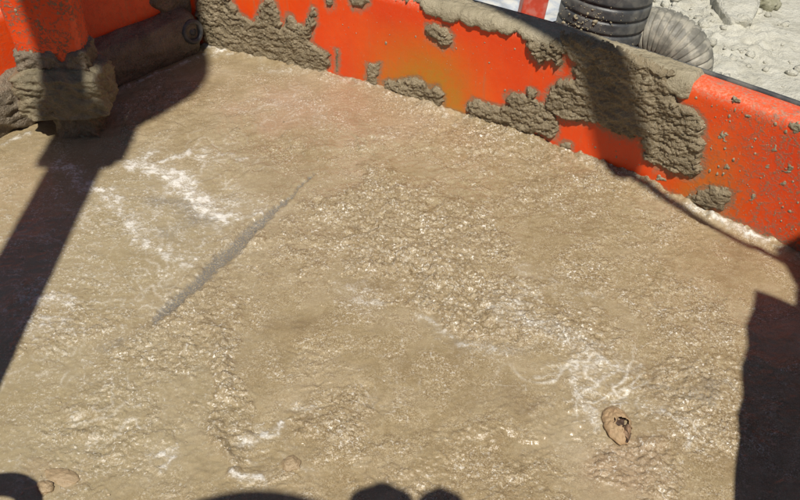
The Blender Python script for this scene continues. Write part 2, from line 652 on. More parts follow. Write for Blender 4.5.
rough = np.zeros_like(X)
for a in [(410, 235, 100, 55, 15, .5, 1.0), (380, 215, 70, 35, 0, .5, 0.7), (470, 300, 60, 38, 20, .5, 1.0), (545, 320, 85, 30, 25, .5, .85),
          (225, 400, 26, 90, -8, .5, .7), (180, 335, 80, 36, -40, .5, .7), (60, 320, 70, 40, -30, .6, .55), (700, 400, 70, 60, 0, .6, .75),
          (640, 300, 120, 70, 20, .6, .42), (520, 150, 190, 60, 22, .6, .50), (360, 130, 170, 50, 15, .6, .28), (300, 250, 50, 40, -40, .6, .6),
          (330, 410, 40, 30, 0, .6, .5), (480, 470, 110, 40, 0, .6, .30), (100, 430, 100, 50, -20, .6, .45), (110, 200, 60, 60, 0, .7, .25), (640, 470, 60, 26, 0, .6, .6)]:
    rough = np.maximum(rough, a[6] * ell(*a[:6]))
rough = np.clip(rough + 0.16 * fbm(X * 7, Y * 7, 21, 3), 0, 1)

big = fbm(X * 4.2, Y * 4.2, 31, 3)
mid = fbm(X * 26, Y * 26, 41, 4)
d1, d2 = voronoi(X * 70 + 0.5 * mid, Y * 70, 51)
lump = np.clip(1 - d1, 0, 1) ** 1.3
d1b, _ = voronoi(X * 165, Y * 165 + 0.4 * mid, 57)
lump2 = np.clip(1 - d1b, 0, 1)
rid = 1 - np.abs(fbm(X * 34, Y * 50, 61, 4))
fine = fbm(X * 120, Y * 120, 71, 3)
solid_h = 0.0056 * (mid + 0.25) + 0.0052 * (lump - 0.45) + 0.0040 * (lump2 - .5) + 0.0016 * fine + 0.0022 * (rid - 0.7)
z_rough = solid_h * rough * 0.72 + (rough - 0.30) * 0.003
# liquid with small wrinkles drifting to the lower right
wr = 1 - np.abs(perlin(X * 38 + Y * 22 + 0.8 * mid, Y * 52 - X * 18, 81))
z_liq = 0.0012 * big + 0.0012 * perlin(X * 18, Y * 26, 83) + 0.0009 * wr ** 3 + 0.00028 * fine
z_liq = z_liq + 0.0022 * ell(520, 150, 200, 70, 22, .6) * (wr ** 2 - 0.4)
tf = fbm(X * 6.5 + .25 * mid, Y * 8.5 + .2 * mid, 141, 5, 2.05, .55)
ter = sum(sstep(t0, t0 + .035, tf) for t0 in (-.55, -.28, .0, .25, .5)) - 2.4
termask = sstep(-.25, .45, fbm(X * 2.4, Y * 2.4, 149, 3) + .9 * rough - .25)
z_liq = z_liq + .0016 * ter * termask
z_rough = z_rough + .0016 * ter * termask
over = sstep(-0.0012, 0.0018, z_rough - z_liq)
Z = z_liq * (1 - over) + np.maximum(z_rough, z_liq) * over
Z = Z + 0.0007 * lump2 * (0.3 + rough)
rim_line = sum(np.exp(-((tf - t0 - .02) / .03) ** 2) for t0 in (-.55, -.28, .0, .25, .5)) * termask
solid = np.clip(over * (0.25 + 0.75 * rough) * sstep(.12, .5, rough) + 0.12 * rough + .35 * rim_line * (.3 + rough), 0, 1)
# splashed edge where the slurry meets the wall
dw = (wall_y(X) - Y) * 0.82
edge = np.exp(-(np.clip(dw, 0, 1) / 0.022) ** 2)
Z = Z + edge * (0.006 + 0.005 * mid + 0.004 * lump)
# shallow step that runs beside the wall on the right
ledge = sstep(0.52, 0.60, X) * (1 - sstep(0.045, 0.055, dw + 0.006 * mid))
Z = Z - 0.010 * ledge
# individual raised ridges
rdg = np.zeros_like(X)
for pts, wd, ht in [([(216, 330), (224, 380), (218, 430), (232, 470)], 7, .006), ([(395, 262), (432, 250), (440, 272), (428, 292)], 6, .006),
                    ([(455, 320), (470, 330), (486, 318)], 7, .007), ([(330, 190), (380, 205), (430, 225)], 9, .004)]:
    for (a0, b0), (a1, b1) in zip(pts[:-1], pts[1:]):
        du, dv = a1 - a0, b1 - b0
        t = np.clip(((U - a0 + .4 * wu) * du + (V - b0 + .4 * wv) * dv) / (du * du + dv * dv), 0, 1)
        d = np.hypot(U + .4 * wu - a0 - t * du, (V + .4 * wv - b0 - t * dv) * 1.3)
        rdg = np.maximum(rdg, ht * np.exp(-(d / wd) ** 2))
Z = Z + rdg * (0.5 + 0.6 * lump)
solid = np.clip(solid + rdg * 120, 0, 1)


# foam and scum
def strk(pts, wd, jit=1.0):
    m = np.zeros_like(X)
    for (a0, b0), (a1, b1) in zip(pts[:-1], pts[1:]):
        du, dv = a1 - a0, b1 - b0
        uu = U + jit * 0.55 * wu
        vv = V + jit * 0.55 * wv
        t = np.clip(((uu - a0) * du + (vv - b0) * dv) / (du * du + dv * dv), 0, 1)
        d = np.hypot(uu - a0 - t * du, vv - b0 - t * dv)
        m = np.maximum(m, np.exp(-(d / wd) ** 2))
    return m


cell = np.clip(1 - np.abs(fbm(X * 30 + 0.3 * mid, Y * 34, 91, 4)) * 7, 0, 1)
fil = np.clip(1 - np.abs(fbm(X * 13, Y * 15, 97, 4)) * 16, 0, 1)
blot = sstep(0.05, 0.5, fbm(X * 45, Y * 55, 101, 4))
foam = np.zeros_like(X)
for m, a, kind in [(strk([(143, 162), (165, 172), (195, 196), (222, 214)], 14), 1.2, 0), (strk([(155, 160), (182, 150)], 6), .8, 0),
                   (strk([(205, 212), (240, 216), (255, 205)], 7), .8, 0), (strk([(190, 158), (215, 155), (240, 162)], 4), .7, 0),
                   (strk([(60, 165), (90, 185), (115, 200), (140, 240)], 10), .9, 0), (strk([(135, 228), (160, 245), (185, 262)], 16), .75, 0),
                   (strk([(30, 300), (60, 302)], 10), .8, 0), (strk([(20, 325), (70, 330)], 9), .7, 0), (strk([(25, 412), (50, 400)], 6), .6, 1),
                   (strk([(570, 360), (580, 395), (592, 425)], 7), .9, 1), (strk([(575, 385), (600, 388), (622, 370), (600, 358)], 5), .9, 1),
                   (strk([(560, 330), (600, 368), (640, 365)], 9), .7, 1), (strk([(500, 310), (540, 330), (585, 350)], 14), .6, 0),
                   (strk([(655, 410), (672, 432), (678, 448)], 4), .9, 1), (strk([(420, 322), (455, 342), (500, 356)], 10), .5, 0),
                   (strk([(245, 445), (275, 432), (285, 425)], 7), .85, 0), (strk([(230, 470), (265, 476)], 6), .8, 0), (strk([(150, 455), (170, 450), (160, 470)], 5), .8, 0),
                   (strk([(300, 402), (318, 410)], 6), .7, 0), (strk([(290, 470), (310, 475)], 5), .5, 1), (strk([(340, 290), (380, 300)], 14), .5, 0),
                   (strk([(520, 270), (600, 300)], 14), .35, 0), (strk([(270, 105), (300, 100), (330, 118)], 9), .55, 1), (strk([(215, 50), (260, 60), (330, 80), (400, 96), (470, 120)], 5), .45, 0),
                   (strk([(-5, 146), (30, 132)], 3, .2), .7, 0), (strk([(112, 93), (160, 72), (205, 54)], 2.5, .2), .75, 0),
                   (strk([(690, 205), (730, 222), (768, 240)], 4, .2), .9, 0), (strk([(206, 44), (222, 50)], 5, .2), 1.2, 0), (strk([(600, 440), (660, 470)], 18), .3, 1)]:
    pat = np.clip(blot * 1.1 + cell * 0.7, 0, 1) if kind == 0 else np.clip(np.maximum(fil, cell * .7), 0, 1)
    foam = np.maximum(foam, np.clip(a * m * (0.55 + 0.6 * pat) - 0.08, 0, 1))
foam = np.maximum(foam, 0.30 * fil * sstep(0.1, 0.7, fbm(X * 3, Y * 3, 107, 2)))
foam = np.maximum(foam, 0.55 * sstep(0.72, 0.95, lump2) * sstep(.2, .8, rough) * sstep(0.25, .8, mid))
wisp = np.clip(1 - np.abs(fbm(X * 17 + .4 * mid, Y * 21 + .3 * big, 113, 5, 2.1, .6)) * 6, 0, 1)
wisp2 = np.clip(1 - np.abs(fbm(X * 36 + .5 * mid, Y * 40, 127, 4, 2.1, .6)) * 6, 0, 1)
reg = np.maximum.reduce([.9 * ell(60, 270, 120, 110, 0, .7), ell(170, 220, 90, 55, 10, .6), .95 * ell(600, 385, 75, 45, 20, .6), .8 * ell(545, 325, 90, 32, 25, .6),
                         .7 * ell(60, 440, 110, 55, 0, .7), .6 * ell(270, 440, 60, 30, -20, .7), .6 * ell(400, 260, 90, 40, 15, .7), .5 * ell(300, 110, 90, 24, 12, .7),
                         .55 * ell(650, 430, 50, 40, 0, .6), .4 * ell(520, 170, 150, 50, 20, .7), .45 * ell(210, 350, 90, 40, -40, .7)])
foam = np.maximum(foam, .72 * reg * np.clip(wisp * .8 + wisp2 * .6 * blot, 0, 1))
foam = np.maximum(foam, .35 * ell(170, 220, 95, 60, 15, .6) * (.4 + .6 * blot))
leftfoam = ell(80, 360, 150, 130, 0, .7)
foam = np.maximum(foam, 0.55 * leftfoam * blot * cell)
foam = np.clip(foam, 0, 1)
milk = np.clip(np.maximum.reduce([ell(70, 300, 140, 130, 0, .9), .9 * ell(60, 440, 130, 70, 0, .9), .8 * ell(200, 200, 110, 60, 0, .9), .6 * ell(590, 400, 90, 40, 0, .9), .5 * ell(300, 110, 110, 40, 10, .9)])
               * (.55 + .5 * fbm(X * 9, Y * 11, 151, 4)), 0, 1) * (1 - .6 * solid)
# thin curling veins of scum
q1 = fbm(X * 9, Y * 9, 161, 2)
q2 = fbm(X * 9 + 5, Y * 9 + 8, 163, 2)
vf = perlin(X * 13 + 1.5 * q1, Y * 15 + 1.5 * q2, 165) + .25 * perlin(X * 40 + q2, Y * 44 + q1, 167)
gy_, gx2_ = np.gradient(vf)
gmag = np.hypot(gx2_, gy_) + 2e-3
vw = 1.1 + 1.0 * np.clip(fbm(X * 20, Y * 20, 169, 2), -.5, 1)
vein = np.exp(-(vf / (gmag * vw)) ** 2) * sstep(-.1, .35, fbm(X * 8, Y * 8, 171, 3))
vreg = np.maximum.reduce([ell(600, 385, 80, 48, 10, .5), .9 * ell(665, 430, 26, 34, 0, .5), .7 * ell(560, 335, 80, 30, 25, .5), .55 * ell(60, 420, 100, 70, 0, .6), .6 * ell(200, 185, 70, 45, 0, .6),
                          .5 * ell(90, 270, 100, 70, 0, .6), .4 * ell(285, 110, 50, 22, 10, .6), .4 * ell(280, 440, 60, 30, 0, .6)])
vein = np.clip(vein * vreg, 0, 1)
Z = Z + 0.0012 * foam + .0006 * vein

# grey scrape line and grey patches
a0 = np.array([152, 324])
a1 = np.array([316, 172])
dd = a1 - a0
t = ((U - a0[0]) * dd[0] + (V - a0[1]) * dd[1]) / (dd @ dd)
off = ((U - a0[0]) * dd[1] - (V - a0[1]) * dd[0]) / np.hypot(*dd) + 1.8 * perlin(t * 9, 0 * t, 5) + 2.2 * perlin(X * 90, Y * 90, 6)
wid = 1.2 + 4.6 * sstep(-0.02, 0.10, t) * (1 - sstep(0.35, 1.0, t)) + 1.8 * sstep(.2, .5, t) * (1 - sstep(.6, .8, t))
scr = np.exp(-(off / wid) ** 4) * sstep(-0.03, 0.02, t) * (1 - sstep(0.96, 1.02, t))
grey = np.clip(scr * 0.95, 0, 1)
Z = Z * (1 - 0.8 * scr) - 0.004 * scr
side_lip = np.exp(-((np.abs(off) - wid - 2.5) / 2.5) ** 2) * sstep(0, .1, t) * (1 - sstep(.9, 1, t))
Z = Z + 0.0042 * side_lip * (0.2 + lump) * (.6 + .6 * mid)
grey = np.maximum(grey, 0.55 * ell(190, 213, 34, 13, 10, .6))
grey = np.maximum(grey, 0.40 * ell(122, 346, 11, 8, 0, .6))
grey = np.maximum(grey, 0.42 * ell(665, 373, 22, 4, 5, .6))
grey = np.maximum(grey, 0.45 * ell(712, 392, 26, 4, 12, .6))
grey = np.maximum(grey, 0.30 * ell(480, 347, 40, 7, 12, .7))
foam = foam * (1 - 0.9 * scr)
solid = np.clip(solid * (1 - scr) + 0.5 * scr, 0, 1)
pink = np.maximum(ell(285, 110, 35, 22, 10, .8), 0.7 * ell(350, 100, 70, 26, 12, .9))
pink = np.maximum(pink, 0.6 * ell(620, 470, 40, 24, 0, .7))
pink = np.maximum(pink, 0.6 * ell(55, 475, 30, 12, 0, .6))
olive = np.maximum(ell(60, 430, 160, 120, 0, .8), ell(80, 240, 120, 90, 0, .8))

inside = (dw > -0.02) & ((X - CORNER[0]) * LNOR[0] + (Y - CORNER[1]) * LNOR[1] < 0.02) & (X > LEND[0] - .02) & (X < REND[0] + .02)
keep = inside[:-1, :-1] & inside[1:, :-1] & inside[1:, 1:] & inside[:-1, 1:]
slurry_z = Z
me = grid_mesh('mud_slurry', np.stack([X, Y, Z], -1), keep, dict(solid=solid, milk=milk, vein=vein, foam=foam, grey=grey, pink=pink, olive=olive), M_SLURRY, flip=True)
slurry = link('mud_slurry', me)
tag(slurry, 'glossy tan brown slurry with foam streaks and lumps filling the tank', kind='structure')


def slurry_height(x, y):
    j = int(np.argmin(np.abs(ylin - y)))
    i = int(np.argmin(np.abs(X[j] - x)))
    return float(Z[j, i])


# ------------------------------------------------------------------ mud crusts on the back wall
CRUSTS = []


def crust(name, poly_px, thick, mat, parent, step=0.0022, seed=1, edge=0.007, scale=1.0, jag=0.006):
    pw = np.array([px_wall(u, v) for u, v in poly_px])
    px_, pz_ = pw[:, 0], pw[:, 2]
    if name == 'mud_crust':
        CRUSTS.append((px_, pz_))
    x0, x1 = px_.min() - .012, px_.max() + .012
    z0, z1 = max(pz_.min() - .012, -.03), pz_.max() + .012
    gxs = np.arange(x0, x1, step * .8)
    gzs = np.arange(z0, z1, step)
    GX, GZ = np.meshgrid(gxs, gzs, indexing='ij')
    wx = GX + jag * fbm(GX * 60, GZ * 60, seed + 3, 4, 2.1, .6)
    wz = GZ + jag * fbm(GX * 60, GZ * 60, seed + 7, 4, 2.1, .6)
    thick = thick * .62
    scale = scale * 1.3
    inside_ = np.zeros(GX.shape, bool)
    dist = np.full(GX.shape, 9.0)
    k = len(px_)
    for i in range(k):
        ax, az, bx, bz = px_[i], pz_[i], px_[(i + 1) % k], pz_[(i + 1) % k]
        cond = ((az > wz) != (bz > wz)) & (wx < (bx - ax) * (wz - az) / (bz - az + 1e-12) + ax)
        inside_ ^= cond
        ex, ez = bx - ax, bz - az
        t_ = np.clip(((wx - ax) * ex + (wz - az) * ez) / (ex * ex + ez * ez + 1e-12), 0, 1)
        dist = np.minimum(dist, np.hypot(wx - ax - t_ * ex, wz - az - t_ * ez))
    sd = np.where(inside_, dist, -dist)
    warp = fbm(GX * 28, GZ * 28, seed + 11, 3)
    e1, e2 = voronoi((GX * 62 + GZ * 14 + .9 * warp) * scale, (GZ * 118 - GX * 14 + .7 * warp) * scale, seed + 13)
    sc_ = np.clip(e2 - e1, 0, .6) / .6
    e3, _ = voronoi(GX * 150 * scale, GZ * 170 * scale, seed + 19)
    hgt = 0.60 + 0.34 * sc_ ** .7 + 0.34 * warp + 0.26 * (1 - e3) + .12 * fbm(GX * 200, GZ * 200, seed + 29, 2)
    # scales lean down like shingles of run mud
    hgt = hgt + 0.35 * np.clip(perlin((GX + .3 * GZ) * 40 * scale, GZ * 75 * scale, seed + 23), -1, 1)
    T = thick * np.clip(sstep(0, edge, sd), 0, 1) * np.clip(hgt, .15, 3) - 0.003 * (sd <= 0)
    nxx, nyy = wall_n(GX)
    P = np.stack([GX - nxx * T, wall_y(GX) - nyy * T, GZ - 0.25 * T], -1)
    kv = sd > -step * 1.2
    keep_ = kv[:-1, :-1] & kv[1:, :-1] & kv[1:, 1:] & kv[:-1, 1:]
    o = link(name, grid_mesh(name, P, keep_, None, mat, flip=False))
    return local(o, parent)


def zpts(ox, oy, sc, pts):
    return [(ox + x / sc, oy + y / sc) for x, y in pts]


Z2 = lambda p: zpts(180, 0, 3.636, p)
Z3 = lambda p: zpts(360, 0, 3.573, p)
Z5 = lambda p: zpts(540, 60, 2.5, p)
back_e = tank
crust('mud_crust', Z2([(60, -30), (185, -25), (190, 0), (215, 45), (270, 78), (290, 20), (305, -10), (330, -15), (345, 5), (365, 60), (370, 108), (390, 45), (410, 55),
                       (425, 85), (460, 92), (480, 20), (495, 30), (495, 85), (470, 145), (545, 200), (545, 235), (525, 268), (430, 250),
                       (370, 232), (300, 222), (200, 195), (130, 180), (90, 150), (60, 60)]), 0.013, M_MUD, tank, seed=101)
crust('mud_crust', Z2([(682, 228), (705, 232), (732, 225), (722, 270), (715, 312), (676, 300)]), 0.009, M_MUD, tank, seed=131, edge=.006, jag=.003)
crust('mud_crust', Z2([(612, -15), (690, -15), (690, 5), (665, 30), (645, 22), (625, 24)]), 0.008, M_MUD, tank, seed=141, edge=.006, jag=.003)
crust('mud_crust', Z2([(528, -15), (556, -15), (556, 14), (542, 22), (530, 10)]), 0.007, M_MUD, tank, seed=143, edge=.005, jag=.002)
crust('mud_crust', Z2([(566, 175), (576, 178), (575, 262), (566, 262)]), 0.004, M_MUD, tank, seed=145, edge=.004, jag=.002)
crust('mud_crust', Z3([(82, 292), (100, 282), (130, 287), (175, 275), (215, 275), (240, 310), (275, 303), (300, 340), (296, 378), (250, 372), (190, 350), (130, 335), (90, 315)]),
      0.014, M_MUD, tank, seed=151)
crust('mud_crust', Z3([(378, 378), (405, 350), (440, 362), (490, 377), (528, 374), (518, 342), (545, 330), (590, 332), (612, 310), (634, 325), (625, 352), (650, 375), (690, 400),
                       (708, 440), (702, 490), (660, 485), (600, 474), (550, 458), (500, 436), (450, 434), (400, 424)]), 0.014, M_MUD, tank, seed=161)
crust('mud_crust', Z5([(48, -70), (100, -60), (200, -30), (330, 30), (330, 70), (350, 108), (390, 125), (412, 150), (410, 215), (404, 282), (380, 291), (340, 280), (290, 262),
                       (260, 236), (255, 192), (200, 186), (140, 152), (90, 150), (50, 140), (12, 112), (20, 75), (50, 50), (84, 40), (84, 0), (60, -30)]),
      0.015, M_MUD, tank, seed=171)
crust('mud_crust', Z5([(-6, 105), (20, 108), (42, 140), (38, 190), (20, 196), (0, 180)]), 0.011, M_MUD, tank, seed=176, edge=.006)
crust('mud_crust', Z5([(372, 352), (390, 325), (430, 314), (476, 325), (482, 345), (460, 372), (420, 372)]), 0.009, M_MUD, tank, seed=181, scale=1.3)
crust('mud_crust', Z5([(50, 212), (62, 203), (80, 206), (78, 222), (60, 226)]), 0.006, M_MUD, tank, seed=183, edge=.005, jag=.002)
crust('mud_crust', Z3([(236, 88), (262, 84), (312, 96), (332, 126), (326, 160), (300, 168), (270, 145), (240, 122)]), 0.012, M_MUD, tank, seed=185, edge=.008)
crust('mud_crust', Z3([(596, 130), (690, 140), (742, 160), (735, 182), (720, 240), (700, 238), (694, 208), (640, 224), (612, 194)]), 0.020, M_MUD, tank, seed=187, edge=.008)
for i, (u, v, a, b_) in enumerate([(776, 150, 5, 6), (787, 168, 6, 5), (752, 198, 4, 6), (796, 128, 5, 7), (783, 183, 6, 3), (726, 167, 4, 3), (748, 116, 6, 3), (724, 136, 3, 7),
                                   (765, 165, 4, 3), (735, 100, 5, 2), (712, 150, 3, 3), (661, 179, 4, 3)]):
    pts = [(u + a * math.cos(q) * random.uniform(.7, 1.2), v + b_ * math.sin(q) * random.uniform(.7, 1.2)) for q in np.linspace(0, 2 * math.pi, 9)[:-1]]
    crust('mud_spot', pts, 0.0022, M_MUDPALE, tank, seed=200 + i * 7, edge=.004, jag=.007, step=.0014, scale=1.8)

# thin smear of dirty water round every crust and along the slurry line
bv = np.empty(len(back.data.vertices) * 3, np.float32)
back.data.vertices.foreach_get('co', bv)
bv = bv.reshape(-1, 3) + np.array(back.location) + np.array(tank.location)
dm = np.full(len(bv), 9.0)
for px_, pz_ in CRUSTS:
    for i in range(len(px_)):
        ax, az, bx, bz = px_[i], pz_[i], px_[i - 1], pz_[i - 1]
        ex, ez = bx - ax, bz - az
        t_ = np.clip(((bv[:, 0] - ax) * ex + (bv[:, 2] - az) * ez) / (ex * ex + ez * ez + 1e-12), 0, 1)
        dz_ = bv[:, 2] - az - t_ * ez
        dm = np.minimum(dm, np.hypot(bv[:, 0] - ax - t_ * ex, np.where(dz_ < 0, dz_ * .45, dz_ * 1.3)))
halo = np.maximum(.85 * np.exp(-dm / .011), .8 * np.exp(-np.clip(bv[:, 2], 0, 1) / .014))
at = back.data.attributes.new('halo', 'FLOAT', 'POINT')
at.data.foreach_set('value', halo.astype(np.float32))

# mud lying on the rim and drooping over its inner edge
xs = np.arange(float(px_wall(408, 0)[0]) - 0.10, float(px_wall(683, 78)[0]) + 0.02, 0.0022)
prof = []
for q in np.linspace(0, 1, 34):
    if q < .33:
        prof.append((0.0, 0.180 + (WALL_TOP - .012 - .180) * q / .33))
    elif q < .45:
        a = (q - .33) / .12 * math.pi / 2
        prof.append((0.014 - .014 * math.cos(a), WALL_TOP - .012 + .012 * math.sin(a)))
    elif q < .9:
        prof.append((0.014 + (q - .45) / .45 * .040, WALL_TOP))
    else:
        prof.append((0.054 + .006 * (q - .9) / .1, WALL_TOP - .02 * (q - .9) / .1))
prof = np.array(prof)
J = np.arange(len(prof))
XX = np.repeat(xs[:, None], len(prof), 1)
OO = np.repeat(prof[None, :, 0], len(xs), 0)
ZZ = np.repeat(prof[None, :, 1], len(xs), 0)
droop = 0.018 + 0.016 * fbm(xs * 9, 0 * xs, 301, 3) + 0.010 * perlin(xs * 40, 0 * xs, 303)
ul = to_px(xs, wall_y(xs), 0 * xs + WALL_TOP)[0]
droop = droop * (0.25 + .75 * sstep(400, 440, ul))
droop += 0.030 * np.exp(-((ul - 545) / 14) ** 2) + 0.012 * np.exp(-((ul - 440) / 12) ** 2) + .02 * sstep(560, 590, ul)
endf = sstep(0, 0.02, xs - xs[0]) * (1 - sstep(-.014, 0, xs - xs[-1] + .012 * perlin(xs * 60, 0 * xs, 5)))
low = WALL_TOP - droop[:, None]
warp = fbm(XX * 30, (ZZ - OO) * 30, 305, 3)
e1, e2 = voronoi(XX * 42 + .6 * warp, (ZZ - OO) * 60 + .5 * warp, 307)
hh = 0.72 + 0.22 * warp + .14 * fbm(XX * 110, (ZZ - OO) * 110, 309, 3) + .10 * sstep(0, .25, e2 - e1)
zz_mask = sstep(0, 0.0035, ZZ - low + 0.005 * warp + .003 * fbm(XX * 160, ZZ * 160, 311, 2)) * endf[:, None]
TT = (0.009 + 0.001 * (OO > .012)) * hh * zz_mask * (1 - .85 * sstep(.050, .060, OO)) - 0.003 * (zz_mask <= 0.001)
nxx, nyy = wall_n(XX)
ang = np.clip(OO / .014, 0, 1) * math.pi / 2
ni = np.cos(ang)
nz = np.sin(ang)
P = np.stack([XX + nxx * OO - nxx * ni * TT, wall_y(XX) + nyy * OO - nyy * ni * TT, ZZ + nz * TT], -1)
kv = zz_mask > 0.001
kp = kv[:-1, :-1] | kv[1:, :-1] | kv[1:, 1:] | kv[:-1, 1:]
local(link('rim_mud', grid_mesh('rim_mud', P, kp, None, M_MUDPALE)), tank)

# splashed droplets on the inner face: too many to pick apart
ICO = bmesh.new()
bmesh.ops.create_icosphere(ICO, subdivisions=1, radius=1)
ICO_V = np.array([v.co[:] for v in ICO.verts])
ICO_F = np.array([[v.index for v in f.verts] for f in ICO.faces])
ICO.free()


def scatter(name, centres, scales, rots, mat):
    """one mesh of many small rounded grains"""
    c = np.cos(rots)[:, None]
    s_ = np.sin(rots)[:, None]
    k_ = len(centres)
    jit = 1 + .6 * (rng.random((k_, len(ICO_V))) - .5)
    v = ICO_V[None] * jit[..., None] * scales[:, None, :]
    vx = v[..., 0] * c - v[..., 1] * s_
    vy = v[..., 0] * s_ + v[..., 1] * c
    v = np.stack([vx, vy, v[..., 2]], -1) + centres[:, None, :]
    f = ICO_F[None] + (np.arange(k_) * len(ICO_V))[:, None, None]
    me_ = bpy.data.meshes.new(name)
    me_.from_pydata(v.reshape(-1, 3).tolist(), [], f.reshape(-1, 3).tolist())
    me_.polygons.foreach_set('use_smooth', np.ones(len(me_.polygons), bool))
    me_.materials.append(mat)
    return link(name, me_)


cs, scs = [], []
for i in range(900):
    if i < 520:
        u, v = random.uniform(330, 800), random.uniform(0, 230)
    else:
        u, v = random.uniform(690, 800), random.uniform(90, 230)
    p = px_wall(u, v)
    if not 0.01 < p[2] < 0.235:
        continue
    r = min(.0030, .0006 * random.paretovariate(2.2))
    cs.append((p[0], float(wall_y(p[0])), p[2]))
    scs.append((r * random.uniform(.7, 1.3), r * .45, r * random.uniform(.7, 1.9)))
sp = scatter('mud_splatter', np.array(cs), np.array(scs), np.full(len(cs), -.55), M_MUDPALE)
local(sp, tank)
sp['kind'] = 'stuff'

# crust on the side wall near the corner
tt = np.arange(-0.01, 0.17, .003)
zz = np.arange(0.0, .245, .003)
TT_, ZZ_ = np.meshgrid(tt, zz, indexing='ij')
wq = fbm(TT_ * 30, ZZ_ * 30, 401, 3)
lim = 0.10 + .03 * perlin(ZZ_ * 22, 0 * ZZ_, 403)
mk = sstep(0, .012, lim - TT_)
th = 0.010 * mk * (0.7 + .4 * wq) - .003 * (mk <= 0.001)
P = np.stack([CORNER[0] - LDIR[0] * TT_ - LNOR[0] * th, CORNER[1] - LDIR[1] * TT_ - LNOR[1] * th, ZZ_], -1)
kv = mk > .001
local(link('mud_crust', grid_mesh('mud_crust', P, kv[:-1, :-1] | kv[1:, 1:], None, M_MUDDARK, flip=True)), tank)

# ------------------------------------------------------------------ mud-caked shaft along the side wall
A = np.array([-0.500, 1.885])
AX0 = np.array([A[0], A[1], 0.050]) + np.array([LNOR[0], LNOR[1], 0]) * 0.055
n = 260
ts = np.linspace(0, 0.95, n)
path = AX0[None, :] - np.outer(ts, [LDIR[0], LDIR[1], 0])
cap = np.sqrt(np.clip(1 - (1 - np.clip(ts / 0.03, 0, 1)) ** 2, 0, 1))
rad = 0.064 * np.clip(cap, 0.03, 1)


def shaft_fn(i, th):
    tcoord = ts[i]
    a = np.minimum(th, 2 * math.pi - th)
    sq = 1 / np.maximum(np.abs(np.cos(th - .0)), np.abs(np.sin(th - .0))) ** .35
    x = np.full_like(th, tcoord * 26)
    c = np.cos(th) * 2.2
    s = np.sin(th) * 2.2
    nz_ = perlin(x * .5 + c, s * 1.5 + 7, 501) + .5 * perlin(x + c * 2, s * 2 + 3, 503) + .3 * perlin(x * 2.5 + c * 3, s * 4, 505)
    ly = 1 - abs(perlin(x * .6 + c, s * 3.2 + 9, 507))
    amt = .045 + .11 * sstep(0.33, 0.5, tcoord)
    return sq * (1 + amt * nz_ + amt * .9 * (ly - .6))


P = tube_grid(path, rad, 72, shaft_fn)
shaft = link('shaft', grid_mesh('shaft', P, None, None, M_MUDDARK))
local(shaft, tank)
shaft['label'] = 'mud coated round shaft lying along the side wall'
# bearing boss with a recessed hub on the free end
bm = bmesh.new()
bx_ = AX0 - np.array([LDIR[0], LDIR[1], 0]) * 0.035
fdir = np.array([-LNOR[0], -LNOR[1], .25])
fdir /= np.linalg.norm(fdir)
q = Vector(fdir).to_track_quat('Z', 'Y').to_matrix().to_4x4()
pr = [(0.030, 0.050), (0.031, .064), (.027, .070), (.021, .070), (.018, .062), (.017, .056), (.009, .056), (.009, .066), (.0, .068)]
rings = []
for r, h in pr:
    rings.append([bm.verts.new(Matrix.Translation(Vector(bx_)) @ q @ Vector((r * math.cos(a) * (1 + .05 * math.sin(3 * a)), r * math.sin(a), h))) for a in np.linspace(0, 2 * math.pi, 29)[:-1]])
for r0, r1 in zip(rings[:-1], rings[1:]):
    for i in range(28):
        bm.faces.new((r0[i], r0[(i + 1) % 28], r1[(i + 1) % 28], r1[i]))
bmesh.ops.remove_doubles(bm, verts=bm.verts[:], dist=1e-5)
boss = bm_obj('hub', bm, M_BLACK, tank, True)  # black colour stands in for the shade of the recess

# ------------------------------------------------------------------ post and its mud-caked foot
PX, PY = -0.722, 1.523


def loft(levels, nth, mat, name, parent, disp=None, expo=5.0, cap_=True):
    """levels: (z, cx, cy, hx, hy)"""
    L = np.array(levels)
    th = np.linspace(0, 2 * math.pi, nth + 1)
    P = np.zeros((len(L), nth + 1, 3))
    ct, st = np.cos(th), np.sin(th)
    r = (np.abs(ct) ** expo + np.abs(st) ** expo) ** (-1 / expo)
    for i, (z, cx, cy, hx, hy) in enumerate(L):
        k = disp(z, th) if disp else 0
        P[i, :, 0] = cx + (hx + k) * ct * r
        P[i, :, 1] = cy + (hy + k) * st * r
        P[i, :, 2] = z
    o = link(name, grid_mesh(name, P, None, dict(dust=np.full(P.shape[:2], 1.6), film_glow=np.zeros(P.shape[:2]), wear=np.zeros(P.shape[:2])), mat))
    return local(o, parent)


lev = []
for z in np.linspace(.10, .62, 30):
    f = (z - .16) / .3
    lev.append((z, PX + .004 * f, PY, .066 + .011 * f, .035 + .003 * f))
post = loft(lev, 96, M_PAINT, 'post', tank, expo=9)
post['label'] = 'orange rectangular steel post standing in the mud caked foot'


def foot_disp(z, th):
    c, s = np.cos(th) * 1.6, np.sin(th) * 1.6
    lay = perlin(c * 2.0 + z * 6, z * 46 + 1.3 * s + .9 * perlin(c * 2, s * 2 + z * 14, 607), 601)
    ridge = 1 - np.abs(perlin(c * 1.4 + 4, z * 62 + 1.6 * c + s, 603)) * 1.6
    fine_ = perlin(c * 9, z * 160 + s * 9, 605)
    side_l = .75 + .25 * np.abs(np.cos(th))
    return .0062 * side_l * lay + .0040 * side_l * ridge + .0020 * fine_ + .004 * perlin(c * 2.2 + 5, s * 2.2 + z * 18, 609)


